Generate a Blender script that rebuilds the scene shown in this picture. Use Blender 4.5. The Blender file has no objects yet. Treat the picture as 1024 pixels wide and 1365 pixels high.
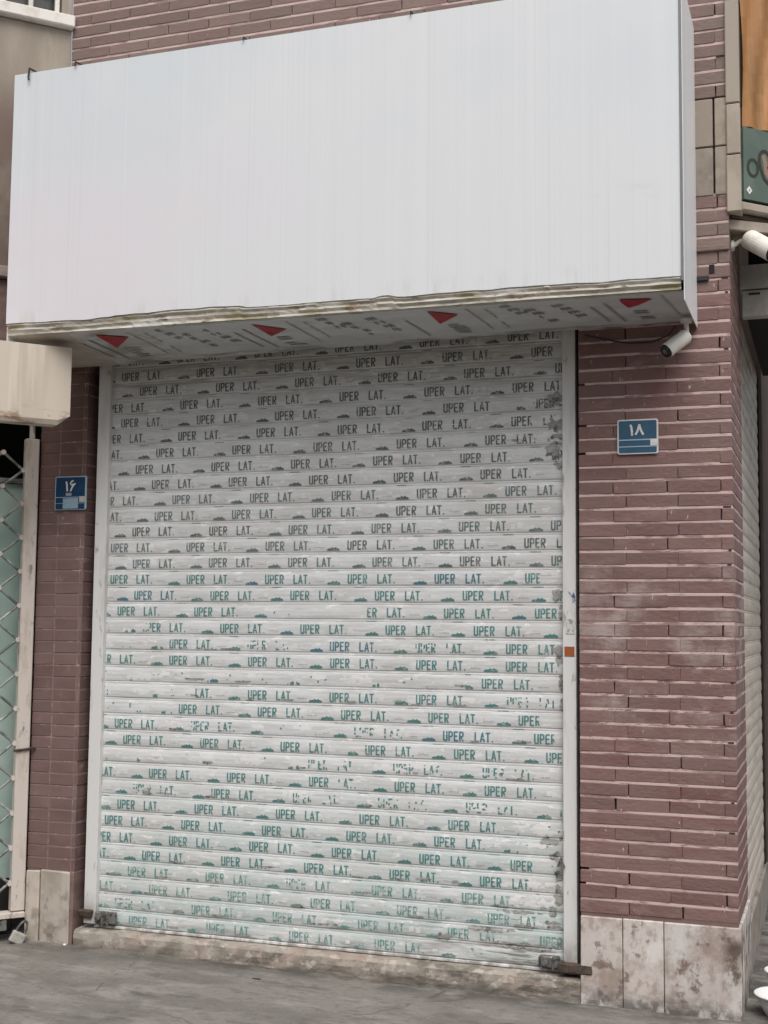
import bpy, bmesh, math, random
from mathutils import Matrix, Vector, noise
R = math.radians
random.seed(7)
scene = bpy.context.scene
COL = scene.collection

# ------------------------------------------------------------------ camera
cam = bpy.data.cameras.new("camera"); camo = bpy.data.objects.new("camera", cam); COL.objects.link(camo)
cr, cu, cf = (0.94465, 0.32794, 0.00948), (0.01972, -0.08561, 0.99613), (-0.32748, 0.94081, 0.08734)
m = Matrix.Identity(4)
for i in range(3):
    m[i][0] = cr[i]; m[i][1] = cu[i]; m[i][2] = -cf[i]
m[0][3], m[1][3], m[2][3] = 0.0, -5.44078, 1.55
camo.matrix_world = m
cam.sensor_fit = 'HORIZONTAL'; cam.sensor_width = 36; cam.lens = 1718.81 / 1024 * 36
cam.clip_start = .05; cam.clip_end = 1000
scene.camera = camo

# ------------------------------------------------------------------ sky, sun, exposure
SUN_EL, SUN_AZ = 55, 152          # azimuth measured from +y clockwise: the sun stands behind the viewer, veiled by cloud
w = bpy.data.worlds.new("World"); scene.world = w; w.use_nodes = True
nt = w.node_tree; bg = nt.nodes["Background"]
sky = nt.nodes.new("ShaderNodeTexSky"); sky.sky_type = 'NISHITA'; sky.sun_disc = False
sky.sun_elevation = R(SUN_EL); sky.sun_rotation = R(SUN_AZ); sky.dust_density = 4; sky.air_density = 1.0
hs = nt.nodes.new("ShaderNodeHueSaturation"); hs.inputs["Saturation"].default_value = .4
nt.links.new(sky.outputs[0], hs.inputs["Color"]); nt.links.new(hs.outputs[0], bg.inputs[0])
bg.inputs[1].default_value = .09
sl = bpy.data.lights.new("sun", 'SUN'); sl.energy = 1.4; sl.angle = R(50); sl.color = (1, .985, .965)
so = bpy.data.objects.new("sun", sl); COL.objects.link(so)
sd = Vector((math.sin(R(SUN_AZ)) * math.cos(R(SUN_EL)), math.cos(R(SUN_AZ)) * math.cos(R(SUN_EL)), math.sin(R(SUN_EL))))
so.rotation_euler = sd.to_track_quat('Z', 'Y').to_euler(); so.location = (-3, -8, 12)
scene.view_settings.view_transform = 'Standard'; scene.view_settings.look = 'None'
scene.view_settings.exposure = 0.75; scene.view_settings.gamma = 1
scene.render.engine = 'CYCLES'
try:
    scene.cycles.use_denoising = True
except Exception:
    pass
scene.cycles.max_bounces = 6

# ------------------------------------------------------------------ materials
def worn(name, base, layers=(), rough=.7, spec=.3, metal=0, bump=(), tone=0, cracks=None):
    """layers: (colour, xyz scale, lo, hi, opacity, seed, masks) with masks a list of (axis, a, b): factor rises from a to b.
    bump: (xyz scale, strength, distance)"""
    mt = bpy.data.materials.new(name); mt.use_nodes = True
    nt = mt.node_tree; b = nt.nodes["Principled BSDF"]
    b.inputs["Roughness"].default_value = rough; b.inputs["Metallic"].default_value = metal
    b.inputs["Specular IOR Level"].default_value = spec
    geo = nt.nodes.new("ShaderNodeNewGeometry"); pos = geo.outputs["Position"]
    sep = nt.nodes.new("ShaderNodeSeparateXYZ"); nt.links.new(pos, sep.inputs[0])
    def nz(scale, seed, detail=5):
        mp = nt.nodes.new("ShaderNodeMapping"); nt.links.new(pos, mp.inputs[0])
        mp.inputs["Scale"].default_value = scale; mp.inputs["Location"].default_value = (seed * 3.7, seed * 1.9, seed * 5.3)
        n = nt.nodes.new("ShaderNodeTexNoise"); n.inputs["Scale"].default_value = 1; n.inputs["Detail"].default_value = detail
        n.inputs["Roughness"].default_value = .62
        nt.links.new(mp.outputs[0], n.inputs["Vector"]); return n.outputs["Fac"]
    def rng(v, a, c, lo=0, hi=1):
        r = nt.nodes.new("ShaderNodeMapRange"); r.interpolation_type = 'SMOOTHSTEP'; nt.links.new(v, r.inputs[0])
        for k, x in zip((1, 2, 3, 4), (a, c, lo, hi)): r.inputs[k].default_value = x
        return r.outputs[0]
    def mul(a, c):
        k = nt.nodes.new("ShaderNodeMath"); k.operation = 'MULTIPLY'; nt.links.new(a, k.inputs[0])
        if isinstance(c, float): k.inputs[1].default_value = c
        else: nt.links.new(c, k.inputs[1])
        return k.outputs[0]
    rgb = nt.nodes.new("ShaderNodeRGB"); rgb.outputs[0].default_value = (*base, 1); cur = rgb.outputs[0]
    for (c, sc, lo, hi, op, seed, masks) in layers:
        f = mul(rng(nz(sc, seed), lo, hi), float(op))
        for ax, a, d in masks:
            f = mul(f, rng(sep.outputs[{"x": 0, "y": 1, "z": 2}[ax]], a, d) if a < d else rng(sep.outputs[{"x": 0, "y": 1, "z": 2}[ax]], d, a, 1, 0))
        mx = nt.nodes.new("ShaderNodeMix"); mx.data_type = 'RGBA'
        nt.links.new(f, mx.inputs[0]); nt.links.new(cur, mx.inputs[6]); mx.inputs[7].default_value = (*c, 1); cur = mx.outputs[2]
    if cracks:
        wv = nt.nodes.new("ShaderNodeTexNoise"); wv.inputs["Scale"].default_value = 5; nt.links.new(pos, wv.inputs["Vector"])
        ad = nt.nodes.new("ShaderNodeVectorMath"); ad.operation = 'MULTIPLY_ADD'; nt.links.new(wv.outputs["Color"], ad.inputs[0])
        ad.inputs[1].default_value = (.16, .16, 0); nt.links.new(pos, ad.inputs[2])
        vo = nt.nodes.new("ShaderNodeTexVoronoi"); vo.feature = 'DISTANCE_TO_EDGE'; vo.inputs["Scale"].default_value = cracks[0]
        nt.links.new(ad.outputs[0], vo.inputs["Vector"])
        f = mul(rng(vo.outputs["Distance"], 0, cracks[1], 1, 0), rng(nz((4, 4, 4), 77), .42, .58))
        mx = nt.nodes.new("ShaderNodeMix"); mx.data_type = 'RGBA'
        nt.links.new(f, mx.inputs[0]); nt.links.new(cur, mx.inputs[6]); mx.inputs[7].default_value = (*cracks[2], 1); cur = mx.outputs[2]
    if tone:
        at = nt.nodes.new("ShaderNodeAttribute"); at.attribute_name = "tone"
        h = nt.nodes.new("ShaderNodeHueSaturation"); nt.links.new(cur, h.inputs["Color"])
        r = rng(at.outputs["Fac"], 0, 1, 1 - tone, 1 + tone); nt.links.new(r, h.inputs["Value"]); cur = h.outputs[0]
    nt.links.new(cur, b.inputs["Base Color"])
    prev = None
    for (sc, st, di) in bump:
        bp = nt.nodes.new("ShaderNodeBump"); bp.inputs["Strength"].default_value = st; bp.inputs["Distance"].default_value = di
        nt.links.new(nz(sc, 9), bp.inputs["Height"])
        if prev: nt.links.new(prev, bp.inputs["Normal"])
        prev = bp.outputs[0]
    if prev: nt.links.new(prev, b.inputs["Normal"])
    return mt

BR = (.192, .118, .106)
M = {}
M['brick'] = worn("brick_paint", BR, [
    ((.17, .083, .076), (3, 3, 6), .4, .7, .7, 1, []),
    ((.27, .175, .165), (9, 9, 22), .52, .75, .6, 2, []),
    ((.40, .33, .31), (4.2, 4.2, 5), .46, .68, .7, 3, [('z', .95, 1.25), ('z', 1.95, 1.6)]),
    ((.4, .33, .31), (5, 5, 5), .62, .75, .5, 5, [('z', .2, .4), ('z', .95, .6)]),
    ((.5, .46, .42), (60, 60, 22), .68, .71, .85, 4, []),
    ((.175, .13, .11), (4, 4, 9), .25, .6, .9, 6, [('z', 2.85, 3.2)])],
    rough=.62, spec=.3, bump=[((38, 38, 70), .5, .007), ((200, 200, 200), .4, .003)], tone=.09)
M['brick_left'] = worn("brick_paint_dull", (.172, .112, .103), [
    ((.13, .08, .07), (4, 4, 7), .4, .7, .7, 11, []),
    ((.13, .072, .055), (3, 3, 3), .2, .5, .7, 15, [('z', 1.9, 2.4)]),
    ((.27, .18, .16), (14, 14, 10), .55, .75, .5, 12, []),
    ((.5, .46, .42), (28, 28, 28), .71, .735, .7, 13, [])],
    rough=.6, bump=[((60, 60, 60), .25, .004)], tone=.09)
M['mortar'] = worn("mortar", (.55, .415, .385), [
    (BR, (14, 14, 60), .50, .58, .9, 21, [('z', .95, 1.15), ('z', 1.65, 1.4)]),
    (BR, (7, 7, 40), .53, .62, .75, 27, []),
    ((.34, .215, .19), (11, 11, 40), .52, .68, .7, 22, []),
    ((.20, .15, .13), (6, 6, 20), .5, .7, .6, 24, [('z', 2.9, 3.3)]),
    ((.56, .46, .43), (40, 40, 40), .6, .7, .6, 23, [])], rough=.85, bump=[((150, 150, 150), .5, .004)])
M['mortar_left'] = worn("mortar_dull", (.205, .138, .126), [((.40, .32, .29), (16, 16, 30), .52, .68, .7, 25, [])], rough=.85)
M['joint'] = worn("dark_joint", (.045, .03, .028), rough=.95)
M['stone'] = worn("stone_cladding", (.52, .475, .44), [
    ((.43, .36, .33), (4, 4, 4), .45, .66, .7, 31, []),
    ((.30, .225, .19), (6, 6, 7), .48, .66, .8, 32, []),
    ((.30, .23, .20), (22, 22, 14), .50, .62, .6, 37, []),
    ((.15, .105, .085), (18, 18, 17), .56, .66, .8, 33, []),
    ((.10, .07, .058), (20, 20, 14), .42, .56, .85, 38, [('x', -.47, -.40), ('z', .34, .28), ('z', .10, .16)]),
    ((.22, .21, .15), (10, 10, 3.5), .55, .7, .5, 34, [('x', -.7, -.95)]),
    ((.10, .095, .085), (9, 9, 20), .35, .6, .85, 36, [('z', .11, .01)]),
    ((.62, .59, .56), (11, 11, 6), .52, .66, .7, 35, [])], rough=.6, bump=[((25, 25, 25), .4, .004), ((160, 160, 160), .2, .002)], tone=.06)
M['stone_left'] = worn("stone_weathered", (.46, .405, .35), [
    ((.30, .26, .215), (7, 7, 6), .45, .65, .8, 41, []),
    ((.20, .17, .14), (20, 20, 9), .54, .66, .6, 44, []),
    ((.44, .37, .33), (8, 8, 8), .55, .7, .6, 42, []),
    ((.12, .10, .085), (10, 10, 14), .5, .65, .7, 43, [('z', .2, .05)])], rough=.7, bump=[((30, 30, 30), .4, .004)], tone=.1)
M['threshold'] = worn("threshold_stone", (.32, .285, .245), [
    ((.19, .165, .135), (12, 12, 18), .45, .62, .8, 51, []),
    ((.46, .41, .36), (22, 22, 24), .54, .62, .8, 52, []),
    ((.36, .25, .20), (5, 5, 5), .5, .7, .5, 53, []),
    ((.09, .08, .065), (7, 7, 24), .5, .62, .7, 54, [('x', -2.3, -1.6)]),
    ((.11, .10, .085), (6, 6, 30), .3, .6, .8, 55, [('z', .05, .02)])], rough=.7, bump=[((40, 40, 40), .5, .006)])
M['ground'] = worn("pavement_stone", (0.193, 0.178, 0.159), [
    ((0.138, 0.127, 0.113), (2.2, 4, 1), .42, .60, .8, 61, []),
    ((0.248, 0.232, 0.210), (3, 6, 1), .52, .68, .7, 62, []),
    ((0.101, 0.092, 0.083), (6, 12, 1), .56, .68, .6, 63, []),
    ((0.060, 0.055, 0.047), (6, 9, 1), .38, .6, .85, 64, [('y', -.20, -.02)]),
    ((0.314, 0.294, 0.268), (70, 70, 1), .60, .70, .5, 65, []),
    ((0.074, 0.068, 0.061), (45, 45, 1), .60, .70, .6, 66, []),
    ((0.120, 0.109, 0.097), (22, 30, 1), .52, .66, .6, 67, []),
    ((.085, .077, .068), (3.5, 10, 1), .56, .68, .6, 68, []),
    ((.29, .27, .245), (3, 7, 1), .54, .68, .5, 69, [])], rough=.8, bump=[((14, 20, 1), .5, .012), ((110, 110, 1), .5, .004)], cracks=(.8, .005, (0.092, 0.083, 0.074)))
FILM = (.61, .622, .62)
M['film'] = worn("printed_film", FILM, [
    ((.50, .49, .475), (3, 3, 30), .42, .62, .7, 71, []),
    ((.70, .695, .685), (5, 5, 45), .52, .66, .8, 72, []),
    ((.52, .50, .475), (1.2, 1.2, 1.4), .45, .65, .5, 73, []),
    ((.45, .52, .505), (2, 2, 9), .35, .6, .75, 74, [('z', 1.0, .35)]),
    ((.60, .52, .50), (8, 8, 30), .6, .72, .45, 75, [('z', 1.7, 2.0)]),
    ((.40, .39, .37), (9, 9, 90), .60, .70, .5, 76, []),
    ((.74, .735, .725), (14, 14, 40), .58, .66, .8, 180, []),
    ((.40, .41, .40), (16, 16, 55), .56, .66, .6, 80, [('z', .95, .5)]),
    ((.14, .13, .115), (4, 4, 60), .52, .6, .85, 77, [('z', .42, .3), ('x', -1.9, -1.4)]),
    ((.28, .265, .245), (3, 3, 26), .50, .64, .7, 79, [('z', .34, .16)]),
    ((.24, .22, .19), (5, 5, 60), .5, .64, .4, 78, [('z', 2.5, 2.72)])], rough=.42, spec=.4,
    bump=[((20, 20, 40), .3, .006), ((70, 70, 110), .25, .003)])
M['film_bare'] = worn("bare_slat_metal", (.68, .675, .665), [((.55, .54, .52), (8, 8, 50), .5, .65, .6, 81, [])], rough=.4)
M['film_worn'] = worn("worn_backing_film", (.66, .655, .64), [((.56, .55, .535), (30, 30, 40), .42, .62, .9, 181, [])], rough=.5)
M['scrap'] = worn("torn_grey_film", (.30, .29, .27), [((.40, .39, .37), (40, 40, 40), .5, .6, .8, 82, []), ((.08, .075, .07), (30, 30, 50), .52, .6, .8, 83, [])], rough=.6)
FX = [((.42, .42, .41), (40, 40, 60), .5, .63, .75, 84, [])]
M['ink_charcoal'] = worn("ink_charcoal", (.115, .132, .13), [(FX[0][0], FX[0][1], .50, .65, .7, 84, [])], rough=.6)
M['ink_slate'] = worn("ink_slate", (.14, .18, .178), [(FX[0][0], FX[0][1], .52, .66, .6, 85, [])], rough=.6)
M['ink_teal'] = worn("ink_teal", (.085, .215, .203), [((.40, .46, .45), (40, 40, 60), .52, .66, .6, 86, [])], rough=.6)
M['ink_blue'] = worn("ink_blue", (.075, .185, .225), [((.40, .44, .45), (40, 40, 60), .55, .66, .6, 87, [])], rough=.6)
M['ink_faded'] = worn("ink_faded", (.12, .255, .235), [((.42, .47, .455), (30, 30, 45), .44, .60, .85, 88, [])], rough=.6)
M['ink_faint'] = worn("ink_faint", (.33, .33, .325), [((.5, .5, .49), (40, 40, 60), .5, .6, .8, 89, [])], rough=.6)
M['white_paint'] = worn("white_rail_paint", (.62, .615, .60), [
    ((.45, .44, .42), (12, 12, 2.5), .52, .68, .6, 91, []), ((.25, .22, .18), (30, 30, 8), .62, .7, .7, 92, []),
    ((.22, .20, .18), (20, 20, 9), .35, .6, .8, 93, [('z', .3, .14)])], rough=.4, bump=[((40, 40, 10), .15, .003)])
M['orange'] = worn("orange_sticker", (.30, .085, .03), [((.30, .10, .04), (60, 60, 60), .5, .65, .6, 94, [])], rough=.5)
M['blue_sticker'] = worn("blue_sticker_scrap", (.06, .11, .24), [((.6, .6, .58), (60, 60, 60), .5, .6, .8, 95, [])], rough=.5)
M['scribble'] = worn("scribbled_label", (.55, .54, .52), [((.2, .2, .2), (110, 110, 50), .5, .58, .8, 96, [])], rough=.6)
M['rust'] = worn("rusty_steel", (.075, .052, .04), [((.035, .028, .025), (25, 25, 25), .45, .62, .8, 101, []), ((.20, .16, .13), (30, 30, 30), .6, .7, .6, 102, [])], rough=.75, bump=[((60, 60, 60), .5, .004)])
M['steel_dark'] = worn("grimy_steel", (.16, .155, .145), [((.05, .048, .045), (40, 40, 40), .48, .6, .9, 103, []), ((.38, .37, .35), (30, 30, 30), .6, .7, .7, 104, [])], rough=.55, metal=.2, bump=[((70, 70, 70), .4, .003)])
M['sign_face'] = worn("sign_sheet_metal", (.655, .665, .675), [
    ((.575, .615, .64), (.9, .9, .8), .4, .62, .6, 111, [('z', 3.2, 3.8)]),  # cool sky reflection painted into the upper face
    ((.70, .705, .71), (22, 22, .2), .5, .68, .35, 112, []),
    ((.665, .60, .64), (.9, .9, 1.2), .30, .6, .55, 113, [('x', -1.6, -3.2), ('z', 3.9, 3.4)]),  # pinkish sky reflection painted in towards the lower left
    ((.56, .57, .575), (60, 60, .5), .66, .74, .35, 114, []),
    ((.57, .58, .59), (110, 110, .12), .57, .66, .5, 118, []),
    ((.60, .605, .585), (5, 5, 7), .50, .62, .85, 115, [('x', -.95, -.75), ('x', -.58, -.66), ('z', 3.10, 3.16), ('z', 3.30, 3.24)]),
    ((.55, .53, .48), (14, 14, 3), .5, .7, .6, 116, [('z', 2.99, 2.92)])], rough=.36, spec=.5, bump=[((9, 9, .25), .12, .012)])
M['sign_side'] = worn("sign_side_sheet", (.74, .745, .75), [((.66, .66, .665), (8, 8, .4), .45, .65, .6, 117, [])], rough=.4, spec=.5)
M['sign_trim'] = worn("sign_dark_trim", (.20, .205, .21), rough=.4, metal=.3)
M['lip'] = worn("weathered_sign_lip", (.47, .44, .375), [
    ((.38, .34, .28), (4, 4, 26), .44, .60, .7, 121, []),
    ((.66, .65, .62), (2.4, 2.4, 34), .50, .64, .8, 122, []),
    ((.27, .235, .13), (5, 5, 20), .52, .66, .8, 123, []),
    ((.08, .07, .05), (11, 11, 60), .61, .67, .8, 124, []),
    ((.20, .13, .085), (7, 7, 30), .56, .68, .75, 125, [])], rough=.7, bump=[((25, 25, 60), .4, .006)])
M['soffit'] = worn("soffit_film", (.56, .575, .58), [((.46, .47, .47), (2, 5, 2), .4, .65, .7, 131, []), ((.64, .645, .64), (6, 12, 2), .55, .68, .5, 132, []),
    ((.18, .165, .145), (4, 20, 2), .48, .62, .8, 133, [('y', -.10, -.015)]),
    ((.30, .25, .19), (5, 9, 2), .42, .62, .75, 137, [('x', -2.7, -3.2)])], rough=.45, bump=[((8, 16, 1), .3, .01)])
M['soffit_beige'] = worn("soffit_bare_board", (.48, .44, .38), [((.36, .32, .26), (4, 9, 2), .45, .65, .7, 134, [])], rough=.6)
M['red'] = worn("red_print", (.36, .035, .045), [((.24, .03, .035), (20, 20, 20), .5, .65, .6, 135, [])], rough=.5)
M['print_grey'] = worn("grey_print", (.17, .175, .18), [((.30, .305, .305), (40, 40, 40), .48, .62, .85, 136, [])], rough=.5)
M['print_pale'] = worn("pale_print", (.32, .325, .33), [((.38, .385, .385), (40, 40, 40), .48, .62, .8, 137, [])], rough=.5)
M['plate_blue'] = worn("enamel_blue", (.04, .095, .16), [((.045, .12, .165), (20, 20, 20), .45, .65, .7, 141, []), ((.2, .25, .3), (60, 60, 60), .66, .7, .6, 144, [])], rough=.35)
M['plate_navy'] = worn("enamel_navy", (.010, .042, .10), [((.015, .06, .12), (20, 20, 20), .45, .65, .7, 142, [])], rough=.35)
M['plate_white'] = worn("enamel_white", (.66, .66, .64), [((.5, .49, .45), (40, 40, 40), .52, .66, .6, 143, [])], rough=.4)
M['plate_pale'] = worn("pale_blue_sticker", (.27, .38, .44), [((.2, .33, .42), (50, 50, 90), .5, .6, .7, 145, [])], rough=.4)
M['plate_line'] = worn("enamel_light_blue", (.36, .47, .55), rough=.4)
M['plaster'] = worn("grey_plaster", (.31, .27, .22), [
    ((.24, .205, .165), (5, 5, 1.2), .42, .64, .8, 151, []),
    ((.38, .34, .29), (7, 7, 3), .55, .7, .5, 152, []),
    ((.155, .11, .09), (4, 4, 2.2), .25, .55, .9, 153, [('z', 4.28, 4.02)])], rough=.8, bump=[((50, 50, 50), .3, .004)])
M['brown_stone'] = worn("brown_facing", (.21, .14, .125), [((.14, .09, .08), (5, 5, 14), .42, .62, .8, 154, [])], rough=.8, bump=[((50, 50, 50), .4, .004)])
M['pink_ledge'] = worn("pinkish_ledge", (.33, .25, .23), [((.22, .16, .145), (6, 6, 12), .45, .62, .7, 155, [])], rough=.7)
M['window_white'] = worn("window_frame_paint", (.66, .63, .58), [((.5, .46, .40), (12, 12, 12), .5, .66, .6, 156, [])], rough=.5)
M['dark_glass'] = worn("dark_window_glass", (.07, .07, .065), [((.02, .018, .016), (9, 9, 9), .5, .6, .8, 157, []), ((.25, .25, .24), (6, 6, 6), .6, .7, .6, 158, [])], rough=.15, spec=.5)
M['beige_metal'] = worn("beige_housing_paint", (.53, .46, .38), [
    ((.45, .38, .30), (9, 9, .8), .42, .64, .7, 161, []),
    ((.60, .545, .47), (13, 13, 1), .52, .66, .6, 162, []),
    ((.24, .15, .085), (8, 8, 16), .52, .66, .85, 163, [('z', 2.56, 2.47)])], rough=.5, bump=[((7, 7, 3), .2, .01)])
M['gate_paint'] = worn("gate_cream_paint", (.54, .48, .43), [((.38, .32, .26), (14, 14, 5), .5, .66, .7, 164, []), ((.13, .10, .08), (25, 25, 9), .6, .68, .8, 165, [])], rough=.5)
M['gate_rod'] = worn("gate_lattice_steel", (.24, .25, .235), [((.48, .46, .42), (18, 18, 18), .5, .62, .8, 166, []), ((.05, .06, .055), (9, 9, 9), .5, .6, .7, 167, [])], rough=.5, metal=.2)
M['green_panel'] = worn("pale_green_glass", (.42, .53, .48), [((.30, .42, .375), (2, 2, 3), .4, .66, .7, 168, []), ((.45, .58, .53), (3, 3, 2), .55, .7, .5, 169, [])], rough=.2, spec=.5)
M['void'] = worn("dark_interior", (.02, .018, .016), rough=.9)
M['dark_brown'] = worn("dark_brown_facing", (.08, .055, .042), [((.14, .10, .075), (5, 5, 5), .5, .68, .6, 171, [])], rough=.8)
M['soldier'] = worn("beige_brick", (.29, .245, .20), [((.20, .165, .135), (8, 8, 5), .45, .64, .7, 172, []), ((.37, .32, .27), (14, 14, 14), .56, .7, .5, 173, [])], rough=.75, bump=[((60, 60, 60), .3, .004)], tone=.1)
M['trim_stone'] = worn("beige_trim_stone", (.36, .31, .255), [((.25, .21, .17), (8, 8, 3), .45, .65, .6, 174, [])], rough=.75, bump=[((50, 50, 50), .3, .003)], tone=.06)
M['banner_orange'] = worn("orange_banner", (.34, .165, .06), [((.20, .105, .04), (4, 4, 1.3), .42, .62, .85, 175, []), ((.50, .25, .10), (9, 9, 1.6), .54, .66, .7, 176, [])], rough=.5)
M['banner_green'] = worn("green_banner", (.085, .12, .10), [((.13, .165, .135), (6, 6, 4), .5, .68, .6, 177, [])], rough=.5)
M['banner_dark'] = worn("dark_scroll_print", (.035, .035, .03), rough=.6)
M['banner_tan'] = worn("tan_scroll_print", (.25, .17, .12), rough=.6)
M['side_slat'] = worn("beige_slat_paint", (.56, .495, .42), [
    ((.40, .36, .30), (5, 3, 20), .42, .64, .7, 181, []),
    ((.25, .215, .165), (9, 6, 14), .4, .6, .7, 182, [('z', 2.2, 2.7)]),
    ((.60, .57, .52), (6, 4, 30), .55, .68, .6, 183, [('z', 1.6, 1.0)])], rough=.5)
M['side_base'] = worn("side_plinth_stone", (.28, .25, .215), [((.15, .13, .11), (6, 4, 7), .48, .62, .8, 184, [])], rough=.8, bump=[((40, 40, 40), .4, .004)])
M['grey_box'] = worn("grey_housing_paint", (.58, .585, .53), [((.33, .325, .30), (6, 6, 5), .45, .65, .6, 185, [])], rough=.5)
M['cam_white'] = worn("camera_white_plastic", (.68, .66, .60), [((.55, .52, .45), (25, 25, 25), .5, .66, .6, 191, [])], rough=.4)
M['cam_black'] = worn("camera_black_glass", (.012, .011, .011), rough=.15, spec=.5)
M['foam'] = worn("white_foam_bowl", (.60, .60, .585), [((.62, .61, .58), (30, 30, 30), .5, .66, .5, 192, [])], rough=.5)
M['brass'] = worn("padlock_steel", (.50, .48, .43), [((.34, .32, .28), (50, 50, 50), .48, .62, .6, 193, [])], rough=.4, metal=.4)
M['rubber'] = worn("black_cable", (.03, .03, .03), rough=.6)
M['leaf'] = worn("dry_leaf", (.035, .028, .02), rough=.8)
M['pebble'] = worn("white_chip", (.62, .60, .57), rough=.7)

# ------------------------------------------------------------------ mesh helpers
class MB:
    def __init__(s): s.v = []; s.f = []; s.m = []; s.t = []
    def face(s, pts, mi=0, t=.5):
        n = len(s.v); s.v += [tuple(p) for p in pts]; s.f.append(tuple(range(n, n + len(pts)))); s.m.append(mi); s.t.append(t)
    def box(s, x0, x1, y0, y1, z0, z1, c=0, X=None, mi=0, t=.5, jit=0):
        """a box whose edges are chamfered by c; X is an optional matrix"""
        lo = (x0, y0, z0); hi = (x1, y1, z1); n0 = len(s.v); idx = {}
        for sx in (0, 1):
            for sy in (0, 1):
                for sz in (0, 1):
                    cs = (sx, sy, sz); j = [random.uniform(-jit, jit) for _ in range(3)]
                    for a in range(3):
                        p = []
                        for k in range(3):
                            e = hi[k] if cs[k] else lo[k]
                            p.append(e + j[k] + (0 if k == a or c == 0 else (-c if cs[k] else c)))
                        p = Vector(p); p = X @ p if X else p
                        if c == 0 and a > 0: idx[(cs, a)] = idx[(cs, 0)]; continue
                        idx[(cs, a)] = len(s.v); s.v.append(tuple(p))
        def add(l):
            s.f.append(tuple(l)); s.m.append(mi); s.t.append(t)
        def cc(a, sa, b, sb, d, sd):
            k = [0, 0, 0]; k[a] = sa; k[b] = sb; k[d] = sd; return tuple(k)
        for a in range(3):
            b, d = (a + 1) % 3, (a + 2) % 3
            for sa in (0, 1):
                l = [idx[(cc(a, sa, b, i, d, j), a)] for i, j in ((0, 0), (1, 0), (1, 1), (0, 1))]
                add(l if sa else l[::-1])
        if c:
            for a in range(3):
                b, d = (a + 1) % 3, (a + 2) % 3
                for sb in (0, 1):
                    for sd in (0, 1):
                        k0, k1 = cc(a, 0, b, sb, d, sd), cc(a, 1, b, sb, d, sd)
                        add([idx[(k0, b)], idx[(k1, b)], idx[(k1, d)], idx[(k0, d)]])
            for sx in (0, 1):
                for sy in (0, 1):
                    for sz in (0, 1): add([idx[((sx, sy, sz), a)] for a in range(3)])
        return s
    def tube(s, p0, p1, r0, r1=None, n=14, mi=0, cap=True):
        r1 = r0 if r1 is None else r1
        p0, p1 = Vector(p0), Vector(p1); ax = (p1 - p0).normalized()
        u = ax.orthogonal().normalized(); q = ax.cross(u); n0 = len(s.v)
        for p, r in ((p0, r0), (p1, r1)):
            for i in range(n):
                a = 2 * math.pi * i / n; s.v.append(tuple(p + u * r * math.cos(a) + q * r * math.sin(a)))
        for i in range(n):
            j = (i + 1) % n; s.f.append((n0 + i, n0 + j, n0 + n + j, n0 + n + i)); s.m.append(mi); s.t.append(.5)
        if cap:
            s.f.append(tuple(n0 + i for i in range(n))[::-1]); s.f.append(tuple(n0 + n + i for i in range(n))); s.m += [mi, mi]; s.t += [.5, .5]
        return s
    def path(s, pts, r, n=8, mi=0):
        for a, b in zip(pts, pts[1:]): s.tube(a, b, r, r, n, mi)
        return s
    def lathe(s, c, prof, n=32):
        n0 = len(s.v)
        for r, z in prof:
            for i in range(n):
                a = 2 * math.pi * i / n; s.v.append((c[0] + r * math.cos(a), c[1] + r * math.sin(a), c[2] + z))
        for k in range(len(prof) - 1):
            for i in range(n):
                j = (i + 1) % n
                s.f.append((n0 + k * n + i, n0 + k * n + j, n0 + (k + 1) * n + j, n0 + (k + 1) * n + i)); s.m.append(0); s.t.append(.5)
        s.f.append(tuple(n0 + i for i in range(n))); s.m.append(0); s.t.append(.5)
        return s
    def prism(s, poly, y0, y1, X=None, mi=0):
        """poly in x,z extruded from y0 to y1"""
        n = len(poly); n0 = len(s.v)
        for y in (y0, y1):
            for x, z in poly:
                p = Vector((x, y, z)); s.v.append(tuple(X @ p if X else p))
        s.f.append(tuple(n0 + i for i in range(n))); s.f.append(tuple(n0 + n + i for i in range(n))[::-1])
        for i in range(n):
            j = (i + 1) % n; s.f.append((n0 + i, n0 + j, n0 + n + j, n0 + n + i))
        s.m += [mi] * (n + 2); s.t += [.5] * (n + 2)
        return s
    def build(s, name, mats, parent=None, smooth=False, solid=True):
        me = bpy.data.meshes.new(name)
        off = wloc(parent) if parent else Vector((0, 0, 0))
        me.from_pydata([tuple(Vector(p) - off) for p in s.v], [], s.f)
        for mt in (mats if isinstance(mats, (list, tuple)) else [mats]): me.materials.append(mt)
        me.polygons.foreach_set("material_index", s.m)
        at = me.attributes.new("tone", 'FLOAT', 'FACE'); at.data.foreach_set("value", s.t)
        if solid:
            b = bmesh.new(); b.from_mesh(me); bmesh.ops.recalc_face_normals(b, faces=b.faces); b.to_mesh(me); b.free()
        if smooth:
            me.polygons.foreach_set("use_smooth", [True] * len(me.polygons))
        o = bpy.data.objects.new(name, me); COL.objects.link(o)
        if parent: o.parent = parent
        return o

def wloc(o):
    v = Vector((0, 0, 0))
    while o: v += o.location; o = o.parent
    return v
def thing(name, label, cat, loc, group=None):
    o = bpy.data.objects.new(name, None); COL.objects.link(o); o.location = loc; o.empty_display_size = .1
    return tag(o, label, cat, group)
def tag(o, label, cat, group=None):
    o['label'] = label; o['category'] = cat
    if group: o['group'] = group
    return o
def frame(origin, deg):
    return Matrix.Translation(origin) @ Matrix.Rotation(R(deg), 4, 'Z')

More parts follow.
